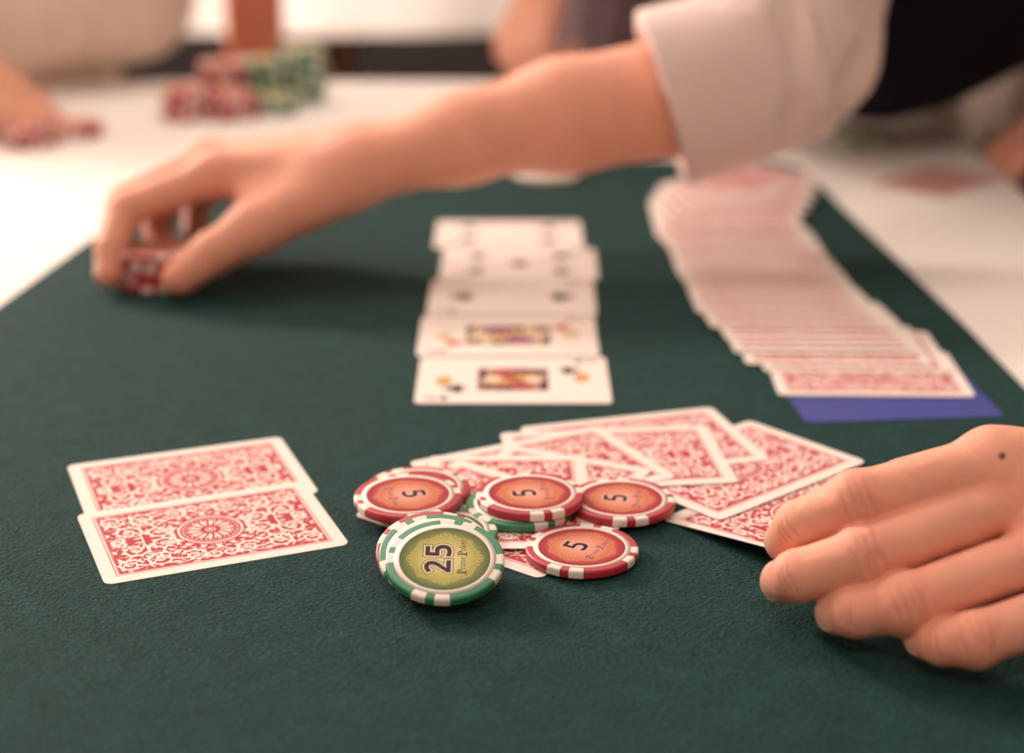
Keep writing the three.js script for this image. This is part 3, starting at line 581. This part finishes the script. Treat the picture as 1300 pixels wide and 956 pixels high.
// a whole head about its centre c; fwd is where the face looks
function headField(c, fwd) {
  const f = nrm(fwd), up0 = [0, 1, 0], r = nrm(cross(f, up0)), u = cross(r, f), at = (x, y, z) => add(add(add(c, r, x), u, y), f, z);
  const skull = blob([cap(at(0, 28, -18), at(0, 26, 14), 76, 70), cap(at(0, -10, 8), at(0, -78, 52), 62, 30), cap(at(-48, -48, 18), at(0, -86, 56), 26, 22), cap(at(48, -48, 18), at(0, -86, 56), 26, 22)], 30);
  const nose = cap(at(0, 4, 80), at(0, -28, 92), 7, 10), ears = [1, -1].map((s) => cap(at(s * 74, 12, -8), at(s * 72, -24, -2), 14, 9)), brow = cap(at(-32, 22, 74), at(32, 22, 74), 9);
  const lips = cap(at(-20, -58, 84), at(20, -58, 84), 7), mouth = cap(at(-22, -58, 92), at(22, -58, 92), 2.2), sock = [1, -1].map((s) => cap(at(s * 32, 2, 84), at(s * 32, 2, 92), 14));
  const fn = (p) => { let d = skull(p); d = smin(d, capD(brow, p), 12); for (const s of sock) d = -smin(-d, capD(s, p), 12); d = smin(d, capD(nose, p), 14); d = smin(d, capD(lips, p), 12); d = -smin(-d, capD(mouth, p), 3); for (const e of ears) d = smin(d, capD(e, p), 8); return d; };
  const hairF = (p) => { const q = sub(p, c), y = dot(q, u), z = dot(q, f), a = skull(p) - 11 - 2.5 * nz3(p, 0.06); return Math.max(a, -(skull(p) - 1), -(y - 8 - Math.max(0, z) * 0.62 + 34 * (z < -10 ? Math.min(1, (-z - 10) / 40) : 0))); };
  return { fn, hairF, at, u, f };
}
function person(label, spec) {
  const root = thing('person', label, 'person', V(...spec.base));
  const off = (m) => { m.position.sub(root.position); return m; };
  const head = spec.head && headField(spec.head, spec.look), H = spec.hands.map((h) => h.fn), bodyB = spec.body && blob(spec.body, 26);
  const coarse = (p) => { let d = bodyB ? bodyB(p) : 1e6; if (head) { const h = head.fn(p); d = d > 1e5 ? h : smin(d, h, 14); } return d; };
  const full = (p) => { let d = coarse(p); spec.hands.forEach((h) => { d = smin(d, h.fn(p), h.k ?? 10); }); if (spec.arm) d = smin(d, spec.arm(p), 12); return d + (spec.relief ? spec.relief(p) : 0); };
  const boxes = [], fine = [...(spec.fine || []), ...spec.hands.map((h) => [h.lo, h.hi, h.cell])];
  fine.forEach((b, i) => boxes.push([...b, fine.slice(0, i).map(([lo, hi, c]) => [lo.map((v) => v + 3.2 * Math.max(c, b[2])), hi.map((v) => v - 3.2 * Math.max(c, b[2]))])]));
  if (spec.body) boxes.push([...spec.bodyBox, spec.cell ?? 9, fine.map(([lo, hi]) => [lo.map((v) => v + 9), hi.map((v) => v - 9)])]);
  if (head) { const c = spec.head; const hb = [add(c, [-115, -95, -125]), add(c, [115, 125, 125])]; boxes[boxes.length - 1][3].push([hb[0].map((v) => v + 6), hb[1].map((v) => v - 6)]); boxes.push([...hb, 4.5, []]); }
  off(mesh('body', skinGeo(full, boxes, skinColour(spec.spots, spec.moles, spec.crease, spec.tone)), M.skin, root));
  if (head) {
    const c = spec.head; off(mesh('hair', skinGeo(head.hairF, [[add(c, [-125, -110, -130]), add(c, [125, 130, 130]), 5, []]]), M.hair, root));
    for (const s of [1, -1]) { const g = new THREE.SphereGeometry(0.0125, 20, 14), e = mesh('eye', g, M.eye, root); e.position.copy(V(...head.at(s * 32, 2, 63))).sub(root.position); const q = new THREE.SphereGeometry(0.006, 16, 10), k = mesh('iris', q, M.iris, e); const d = head.f; k.position.set(d[0] * 0.0078, d[1] * 0.0078, -d[2] * 0.0078); }
  }
  for (const [name, fn, lo, hi, cell, mat] of spec.clothes || []) off(mesh(name, skinGeo(fn, [[lo, hi, cell, []]]), mat, root));
  for (const [a, c] of spec.feet || []) { const lo = a.map((v, i) => Math.min(v, c[i]) - 52), hi = a.map((v, i) => Math.max(v, c[i]) + 52), s = cap(a, c, 45, 38); off(mesh('shoe', skinGeo((q) => Math.max(capD(s, q), -748.5 - q[1]), [[lo, hi, 6, []]]), M.shoe, root)); }
  for (const h of spec.hands) for (const n of h.nails || []) off(nail(...n.slice(0, 6), 'fingernail', root));
  return root;
}
const fold = (fn, amp, s = 1) => (p) => fn(p) + amp * (nz3(p, 0.014 * s) + 0.6 * nz3([p[0] * 1.8, p[1] * 0.6, p[2]], 0.03 * s, 3) + 0.25 * nz3(p, 0.08 * s, 6));
// a hand from wrist, direction, back-of-hand normal and thumb side; the fingers bend by the given angles (radians)
function makeHand(wrist, dir, back, thumbSide, bends, size = 1, cell = 2.2) {
  const d = nrm(dir), b = nrm(sub(back, d.map((v) => v * dot(back, d)))), s = nrm(cross(d, b)).map((v) => v * thumbSide);
  const palm = [], fingers = [], nails = [], rot = (v, a) => add(v.map((x) => x * Math.cos(a)), b, -Math.sin(a));
  const lat = [26, 8, -11, -28], L = [[43, 25, 19], [47, 29, 20], [43, 27, 20], [33, 20, 17]], base = [82, 85, 80, 72], R = [9.6, 9.8, 9.2, 8];
  for (let i = 0; i < 4; i++) {
    const w = add(wrist, s, lat[i] * 0.42 * size), m = add(add(wrist, d, base[i] * size), s, lat[i] * size);
    palm.push(cap(w, m, 15 * size, 12.5 * size));
    let p = m, a = 0; const pts = [m];
    for (let k = 0; k < 3; k++) { a += bends[i][k]; const dd = add(d.map((v) => v * Math.cos(a)), b, -Math.sin(a)); p = add(p, dd, L[i][k] * size); pts.push(p); }
    fingers.push(chain(pts, [R[i] + 1.2, R[i], R[i] - 1.2, R[i] - 2].map((v) => v * size)));
    const ba = add(b.map((v) => v * Math.cos(a)), d, Math.sin(a)); nails.push([pts[3], pts[2], ba, (R[i] - 2) * size, 11 * size, 0.85]);
  }
  const t0 = add(add(wrist, d, 14 * size), s, 22 * size), tb = bends[4], t1 = add(add(add(t0, d, 34 * size), s, tb[0] * size), b, -tb[1] * size), t2 = add(add(add(t1, d, 30 * size), s, tb[2] * size), b, -tb[3] * size), t3 = add(add(add(t2, d, 22 * size), s, tb[4] * size), b, -tb[5] * size);
  palm.push(cap(t0, t1, 17 * size, 12 * size)); fingers.push(chain([t1, t2, t3], [11.5, 10.2, 8.6].map((v) => v * size)));
  const all = [wrist, t3, t2, t1, ...fingers.flat().map((c) => add(c.a, c.d))];
  return { fn: handField(palm, fingers), lo: [0, 1, 2].map((i) => Math.min(...all.map((p) => p[i])) - 26), hi: [0, 1, 2].map((i) => Math.max(...all.map((p) => p[i])) + 26), cell, nails };
}

// ---- the player at the right: the hand in front
{
  const I = [[92.6, 20.9, 535.0], [95.0, 29.9, 527.4], [112.3, 41.2, 521.7], [156.6, 52.0, 525.4], [198.1, 49.4, 526.5]];
  const Mi = [[89.8, 13.3, 520.2], [92.3, 19.6, 511.4], [112.8, 28.5, 507.0], [164.9, 45.3, 516.7], [201.0, 42.9, 525.4]];
  const Ri = [[105.0, 9.4, 505.4], [109.3, 13.4, 497.9], [123.4, 19.2, 492.3], [169.1, 33.1, 501.1], [202.9, 34.7, 520.6]];
  const Pi = [[129.1, 9.0, 488.9], [133.1, 11.0, 482.7], [142, 14.3, 478], [173.9, 22.1, 484.8], [203.3, 28.0, 512.1]];
  const W = [241, 40, 535];
  const fingers = [[I, [7.5, 8.3, 9.9, 9.7]], [Mi, [7.6, 8.2, 9.6, 9.3]], [Ri, [7.2, 7.8, 9.3, 9.1]], [Pi, [6.4, 7.0, 8.2, 8.8]]].map(([j, r]) => chain(j.slice(0, 4), r).concat([cap(j[2], j[2], r[2] + 0.25)]));
  fingers[0].push(cap(I[3], add(I[3], sub(I[2], I[3]), 0.6), 10.8, 9.7));
  const palm = [[I, 12], [Mi, 12], [Ri, 12], [Pi, 11.5]].flatMap(([j, r]) => [cap(j[3], j[4], r, 15), cap(j[4], add(W, sub(j[4], W), 0.35), 15, 19)]);
  palm.push(cap(I[3], I[3], 11), cap([205, 34, 545], [160, 26, 552], 17, 13));
  const thumb = chain([[162, 27, 552], [134, 20, 553], [110, 13, 549]], [12, 10.5, 9]);
  const hf = handField(palm, [...fingers, thumb], 9, 3);
  // creases across the backs of the joints
  const creases = [];
  const wr = (j, k, offs, r, depth, wid) => { const a = nrm(sub(j[k - 1], j[k + 1])), view = nrm([-0.15, 0.45, -0.9]), u = nrm(sub(view, a.map((v) => v * dot(view, a)))); for (const o of offs) creases.push([j[k], a, u, o, r, depth, wid]); };
  for (const j of [I, Mi, Ri, Pi]) { wr(j, 2, [-4.2, -1.2, 1.0, 4.4], 10.5, 0.5, 0.6); wr(j, 1, [-2.2, 0, 1.8], 9, 0.5, 0.5); }
  const relief = (p, only) => {
    let d = 0;
    for (const [c, a, u, o, r, dep, w] of creases) {
      const q = sub(p, c), l = len(q); if (l > r * 1.7) continue;
      const s = dot(q, u); if (s < 0) continue;
      const x = dot(q, a) - o + 0.9 * nz3(p, 0.16, o), side = len(sub(sub(q, a.map((v) => v * dot(q, a))), u.map((v) => v * s)));
      d += dep * Math.exp(-(x / w) * (x / w)) * Math.max(0, 1 - side / (r * 0.85)) * Math.min(1, s / 4);
    }
    if (only) return d;
    return d + 0.12 * nz3(p, 0.25) + 0.22 * nz3(p, 0.09);
  };
  const spots = [[I[2], 10, 0.30], [Mi[2], 10, 0.32], [Ri[2], 10, 0.34], [Pi[2], 9, 0.34], [I[1], 7, 0.26], [Mi[1], 7, 0.26], [Ri[1], 7, 0.28], [Mi[3], 13, 0.26], [Ri[3], 13, 0.24], [I[0], 8, 0.2], [Mi[0], 8, 0.2]];
  const nd = [-0.75, 0.35, -0.55];
  const body = [cap(W, [330, 60, 530], 24, 31), cap([330, 60, 530], [470, 95, 510], 32, 42), cap([470, 95, 510], [640, 300, 400], 44, 52), cap([640, 300, 400], [780, 300, 180], 62, 62), cap([720, 300, 290], [770, -120, 290], 100, 110), cap([710, 330, 290], [690, 440, 300], 50, 48), cap([770, -130, 230], [480, -170, 200], 80, 60), cap([770, -130, 380], [500, -170, 420], 80, 60), cap([480, -170, 200], [500, -690, 180], 55, 40), cap([500, -170, 420], [520, -690, 430], 55, 40), cap([500, -705, 430], [400, -715, 430], 38, 30), cap([500, -705, 180], [380, -715, 180], 38, 30), cap([780, 300, 180], [700, 40, 90], 50, 42), cap([700, 40, 90], [480, 20, 160], 40, 30)];
  const sl = fold(blob([cap([318, 58, 532], [470, 95, 510], 39, 50), cap([470, 95, 510], [640, 300, 400], 52, 62), cap([640, 300, 400], [780, 300, 180], 72, 72), cap([720, 290, 290], [770, -130, 290], 112, 122), cap([780, 300, 180], [700, 40, 90], 60, 52), cap([700, 40, 90], [560, 20, 130], 50, 42)], 30), 3);
  const cutSleeve = (p) => Math.max(sl(p), 318 - p[0], -(blob([cap([270, 48, 534], [345, 64, 529], 33, 33)], 1)(p)), (p[1] - 372) );
  const trousers = fold(blob([cap([770, -130, 230], [480, -170, 200], 92, 70), cap([770, -130, 380], [500, -170, 420], 92, 70), cap([480, -170, 200], [500, -640, 180], 66, 58), cap([500, -170, 420], [520, -640, 430], 66, 58), cap([770, -110, 290], [775, -140, 310], 124, 120)], 24), 3);
  person('person at the right edge whose left hand pinches a card corner on the felt', {
    base: [241, 0, 540], feet: [[[500, -705, 430], [400, -715, 430]], [[500, -705, 180], [380, -715, 180]]], body, bodyBox: [[220, -760, 30], [900, 560, 580]], cell: 10, head: [680, 545, 310], look: [-1, -0.3, 0.2],
    hands: [{ fn: hf, lo: [76, -3, 462], hi: [262, 80, 572], cell: 0.85, k: 12, nails: [[I[0], I[1], nd, 7.4, 10, 0.95], [Mi[0], Mi[1], nd, 7.6, 10.5, 0.95], [Ri[0], Ri[1], nd, 7.2, 10, 0.92], [Pi[0], Pi[1], [-0.6, 0.4, -0.7], 6.4, 8, 0.9]] }],
    crease: (p) => p[0] < 200 && p[1] < 85 && p[2] > 455 ? relief(p, true) : 0,
    relief: (p) => p[0] < 262 && p[1] < 85 && p[2] > 455 ? relief(p) : 0, spots, moles: [[cap([154, 63, 506], [158.5, 56, 527], 0), 1.0]],
    clothes: [['jumper', cutSleeve, [300, -280, 0], [920, 400, 600], 8, M.vest], ['trousers', trousers, [380, -660, 80], [920, 40, 540], 10, M.trousers]],
  });
}
// ---- the dealer: right arm reaching across the felt, leaning in from the far right
{
  const I = [[-161.9, 55.1, 935.1], [-209.3, 39.9, 919.5], [-215.6, 22.3, 903.2], [-215.3, 10.5, 894.2]];
  const Mi = [[-171.0, 56.5, 956.6], [-214.6, 39.2, 940.4], [-219.3, 21.1, 923.8], [-213.6, 9.5, 909.2]];
  const Ri = [[-169.0, 52.5, 978.5], [-196.0, 37.1, 966.0], [-199.4, 20.9, 950.1], [-196.0, 11.3, 938.5]];
  const Pi = [[-160.6, 46.0, 995.3], [-178.6, 32.8, 983.6], [-181.7, 21.8, 971.5], [-181.4, 15.1, 961.9]];
  const Th = [[-136.9, 33.9, 903.8], [-159.2, 22.9, 889.7], [-174.6, 12.5, 881.5]];
  const Wn = [-88, 57, 938], Wf = [-88, 57, 962];
  const palm = [cap(Wn, I[0], 17, 12.5), cap([-88, 59, 946], Mi[0], 17, 12.5), cap([-88, 59, 956], Ri[0], 17, 12), cap(Wf, Pi[0], 16, 11), cap([-98, 50, 930], Th[0], 18, 14), cap([-140, 44, 922], [-112, 50, 930], 10, 15)];
  const fingers = [chain(I, [11.5, 9.8, 8.2, 7.4]), chain(Mi, [11.5, 9.8, 8.3, 7.5]), chain(Ri, [11, 9.3, 8, 7.2]), chain(Pi, [9.8, 8.2, 7.2, 6.5]), chain(Th, [13.5, 11.5, 9.8])];
  const hf = handField(palm, fingers, 9, 9);
  const arm = blob([cap(Wn, [-30, 68, 960], 18, 20), cap(Wf, [-30, 68, 972], 18, 20), cap([-30, 69, 966], [30, 79, 981], 23.5, 30), cap([30, 79, 981], [150, 94, 1008], 31, 38)], 14);
  const body = [cap([150, 96, 1008], [160, 113, 1030], 35, 29), cap([160, 113, 1030], [190, 186, 1104], 29, 38), cap([190, 186, 1104], [280, 270, 1225], 38, 52), cap([280, 275, 1230], [570, 300, 1380], 60, 60), cap([300, 160, 1300], [470, 142, 1535], 86, 82), cap([475, 140, 1535], [530, -110, 1680], 82, 100), cap([420, 300, 1290], [425, 390, 1215], 48, 46), cap([570, 300, 1380], [670, 110, 1270], 50, 40), cap([670, 110, 1270], [478, 36, 1285], 38, 24), cap([470, -120, 1690], [450, -400, 1670], 80, 58), cap([600, -120, 1690], [620, -400, 1670], 80, 58), cap([450, -400, 1670], [450, -690, 1700], 52, 36), cap([620, -400, 1670], [630, -690, 1700], 52, 36), cap([450, -712, 1710], [440, -718, 1600], 34, 28), cap([630, -712, 1710], [640, -718, 1600], 34, 28)];
  const cn = nrm([-0.95, -0.30, -0.05]), cc = [86, 84, 994];
  const out1 = blob([cap([50, 77, 988], [158, 104, 1012], 53.5, 50)], 4), out2 = fold(blob([cap([142, 108, 1010], [164, 114, 1030], 48, 50), cap([164, 114, 1030], [190, 185, 1100], 49, 57), cap([190, 180, 1100], [285, 275, 1230], 56, 72)], 16), 3, 1.4), inn = blob([cap([20, 74, 978], [93, 86, 996], 41, 42)], 4);
  const lipD = (p) => dot(sub(p, cc), cn);
  const creaseA = cap([152, 150, 975], [160, 50, 965], 2), creaseB = cap([166, 55, 970], [200, 110, 990], 2), creaseC = cap([172, 150, 1000], [210, 120, 1000], 2);
  const sleeveF = (p) => {
    const l = lipD(p);
    let a = Math.max(out1(p) + 1.2 * nz3(p, 0.03), l, -(l + 92)); a = -smin(-a, inn(p), 2);
    let d = smin(a, out2(p), 3);
    for (const c of [creaseA, creaseB, creaseC]) d += 5 * Math.exp(-Math.pow(Math.max(0, capD(c, p)) / 7, 2));
    return d;
  };
  const left = makeHand([478, 36, 1285], [-1, -0.24, -0.15], [0, 1, 0], 1, [[0.35, 0.4, 0.25], [0.35, 0.4, 0.25], [0.35, 0.4, 0.25], [0.35, 0.4, 0.25], [10, 4, 4, 6, 2, 4]], 1, 3);
  const lSleeve = fold(blob([cap([572, 302, 1380], [672, 112, 1272], 66, 53), cap([672, 112, 1272], [580, 76, 1276], 52, 46)], 14), 3);
  const vest = fold(blob([cap([305, 265, 1255], [560, 300, 1385], 84, 84), cap([272, 140, 1300], [465, 145, 1535], 124, 104), cap([470, 130, 1535], [520, 60, 1640], 108, 112), cap([470, 170, 1310], [500, 150, 1400], 100, 100)], 40), 3);
  const pants = fold(blob([cap([510, 20, 1600], [530, -110, 1680], 112, 122), cap([470, -120, 1690], [450, -400, 1670], 92, 76), cap([600, -120, 1690], [620, -400, 1670], 92, 76), cap([450, -400, 1670], [450, -680, 1700], 72, 62), cap([620, -400, 1670], [630, -680, 1700], 72, 62)], 24), 3);
  person('person in dark waistcoat and rolled grey sleeve reaching across the felt for chips', {
    base: [400, 0, 1500], feet: [[[450, -710, 1710], [440, -716, 1600]], [[630, -710, 1710], [640, -716, 1600]]], body, bodyBox: [[100, -760, 960], [760, 500, 1800]], cell: 9, head: [425, 470, 1185], look: [-0.55, -0.55, -0.7], arm,
    fine: [[[-80, 20, 900], [160, 150, 1070], 2.4]],
    hands: [{ fn: hf, lo: [-236, -2, 864], hi: [-76, 90, 1014], cell: 1.6, k: 10, nails: [[I[3], I[2], [-1, 0.3, -0.2], 7.4, 10, 0.9], [Mi[3], Mi[2], [-1, 0.3, -0.2], 7.5, 10, 0.9]] }, left],
    spots: [[I[0], 12, 0.2], [I[1], 10, 0.25], [Th[1], 10, 0.2], [Th[2], 10, 0.3], [I[3], 9, 0.3]],
    clothes: [['rolled_sleeve', sleeveF, [30, 0, 920], [390, 370, 1330], 3, M.shirt], ['sleeve', lSleeve, [470, 0, 1180], [760, 400, 1480], 7, M.shirt], ['waistcoat', vest, [180, -150, 1120], [720, 420, 1760], 8, M.vest], ['trousers', pants, [330, -690, 1480], [760, 110, 1840], 10, M.trousers]],
  });
}
// ---- the player behind the left end of the table
{
  const hand = makeHand([-484, 42, 1322], [1, -0.10, 0.02], [0.05, 0.85, -0.5], -1, [[0.15, 0.3, 0.3], [0.35, 0.5, 0.4], [0.5, 0.6, 0.4], [0.6, 0.6, 0.4], [10, 18, -2, 6, -4, 4]], 1, 3);
  const body = [cap([-484, 42, 1322], [-680, 75, 1400], 24, 36), cap([-680, 75, 1400], [-690, 300, 1640], 40, 50), cap([-690, 310, 1640], [-370, 310, 1680], 58, 58), cap([-530, 280, 1700], [-540, -200, 1790], 92, 100), cap([-530, 330, 1670], [-530, 430, 1640], 48, 46), cap([-370, 310, 1680], [-345, 75, 1580], 50, 40), cap([-345, 75, 1580], [-500, 40, 1480], 34, 26), cap([-460, -220, 1740], [-440, -230, 1350], 80, 58), cap([-620, -220, 1740], [-640, -230, 1350], 80, 58), cap([-440, -230, 1350], [-440, -690, 1380], 55, 38), cap([-640, -230, 1350], [-640, -690, 1380], 55, 38), cap([-440, -712, 1370], [-440, -718, 1270], 34, 28), cap([-640, -712, 1370], [-640, -718, 1270], 34, 28)];
  const lh = makeHand([-500, 38, 1482], [-1, -0.15, -0.2], [0, 1, 0], -1, [[0.4, 0.5, 0.3], [0.4, 0.5, 0.3], [0.4, 0.5, 0.3], [0.4, 0.5, 0.3], [8, 6, 2, 6, 0, 4]], 1, 4);
  const shirt = fold(blob([cap([-560, 52, 1352], [-680, 75, 1400], 42, 50), cap([-680, 75, 1400], [-690, 300, 1640], 52, 66), cap([-690, 310, 1640], [-370, 310, 1680], 76, 76), cap([-530, 280, 1700], [-540, -190, 1800], 130, 140), cap([-370, 310, 1680], [-345, 75, 1580], 64, 54), cap([-345, 75, 1580], [-440, 52, 1525], 52, 44)], 26), 8, 0.9);
  const pants = fold(blob([cap([-460, -220, 1740], [-440, -230, 1350], 96, 72), cap([-620, -220, 1740], [-640, -230, 1350], 96, 72), cap([-440, -230, 1350], [-440, -680, 1380], 70, 58), cap([-640, -230, 1350], [-640, -680, 1380], 70, 58)], 20), 3);
  person("person in a beige shirt seated behind the table's left end, holding red chips", {
    base: [-530, 0, 1690], feet: [[[-440, -710, 1370], [-440, -716, 1270]], [[-640, -710, 1370], [-640, -716, 1270]]], body, bodyBox: [[-780, -760, 1230], [-250, 500, 1880]], cell: 10, head: [-525, 545, 1610], look: [0.4, -0.4, -0.8],
    hands: [hand, lh], tone: [0.80, 0.42, 0.29],
    clothes: [['shirt', (p) => Math.max(shirt(p), p[1] - 400), [-790, -350, 1280], [-230, 410, 1900], 8, M.beigeShirt], ['trousers', pants, [-760, -700, 1240], [-320, -100, 1860], 11, M.trousers]],
  });
}
// ---- the person standing at the far edge, fist on the table
{
  const hand = makeHand([34, 98, 1556], [-0.36, -0.93, -0.22], [-0.75, 0.35, -0.55], -1, [[0.9, 1.5, 0.8], [0.9, 1.5, 0.8], [0.9, 1.5, 0.8], [0.9, 1.5, 0.8], [-2, 16, -8, 12, -6, 4]], 0.92, 3);
  const body = [cap([34, 98, 1556], [52, 300, 1640], 25, 38), cap([52, 300, 1640], [50, 560, 1740], 40, 52), cap([60, 570, 1745], [400, 570, 1770], 58, 58), cap([220, 540, 1760], [220, 40, 1765], 100, 100), cap([220, 580, 1755], [220, 700, 1735], 48, 46), cap([400, 570, 1770], [440, 320, 1860], 52, 42), cap([440, 320, 1860], [340, 100, 1900], 38, 26), cap([160, 20, 1770], [150, -340, 1760], 78, 56), cap([280, 20, 1770], [290, -340, 1760], 78, 56), cap([150, -340, 1760], [150, -690, 1790], 52, 36), cap([290, -340, 1760], [290, -690, 1790], 52, 36), cap([150, -712, 1790], [145, -718, 1690], 34, 28), cap([290, -712, 1790], [295, -718, 1690], 34, 28)];
  const rh = makeHand([340, 100, 1900], [-0.3, -0.9, 0.1], [0.3, 0.2, 1], 1, [[0.3, 0.4, 0.3], [0.3, 0.4, 0.3], [0.3, 0.4, 0.3], [0.3, 0.4, 0.3], [8, 6, 2, 6, 0, 4]], 0.95, 5);
  const shirt = fold(blob([cap([36, 250, 1622], [40, 300, 1640], 48, 52), cap([40, 300, 1640], [50, 560, 1740], 54, 66), cap([60, 570, 1745], [400, 570, 1770], 74, 74), cap([220, 540, 1765], [220, -40, 1770], 122, 126), cap([126, 140, 1760], [126, -40, 1760], 96, 96), cap([400, 570, 1770], [440, 320, 1860], 64, 54)], 24), 4);
  const pants = fold(blob([cap([160, 0, 1770], [150, -340, 1760], 94, 74), cap([280, 0, 1770], [290, -340, 1760], 94, 74), cap([150, -340, 1760], [150, -680, 1790], 70, 60), cap([290, -340, 1760], [290, -680, 1790], 70, 60)], 24), 3);
  person('person in a mauve-grey top standing at the far edge, fist set on the table', {
    base: [220, 0, 1765], feet: [[[150, -710, 1790], [145, -716, 1690]], [[290, -710, 1790], [295, -716, 1690]]], body, bodyBox: [[-60, -760, 1520], [520, 820, 1960]], cell: 10, head: [220, 800, 1720], look: [-0.2, -0.5, -0.9], hands: [hand, rh], tone: [0.82, 0.42, 0.31],
    clothes: [['top', (p) => Math.max(shirt(p), p[1] - 660), [-60, -190, 1540], [540, 670, 1990], 9, M.greyShirt], ['trousers', pants, [40, -690, 1640], [400, 110, 1880], 11, M.vest]],
  });
}

renderer.render(scene, camera);
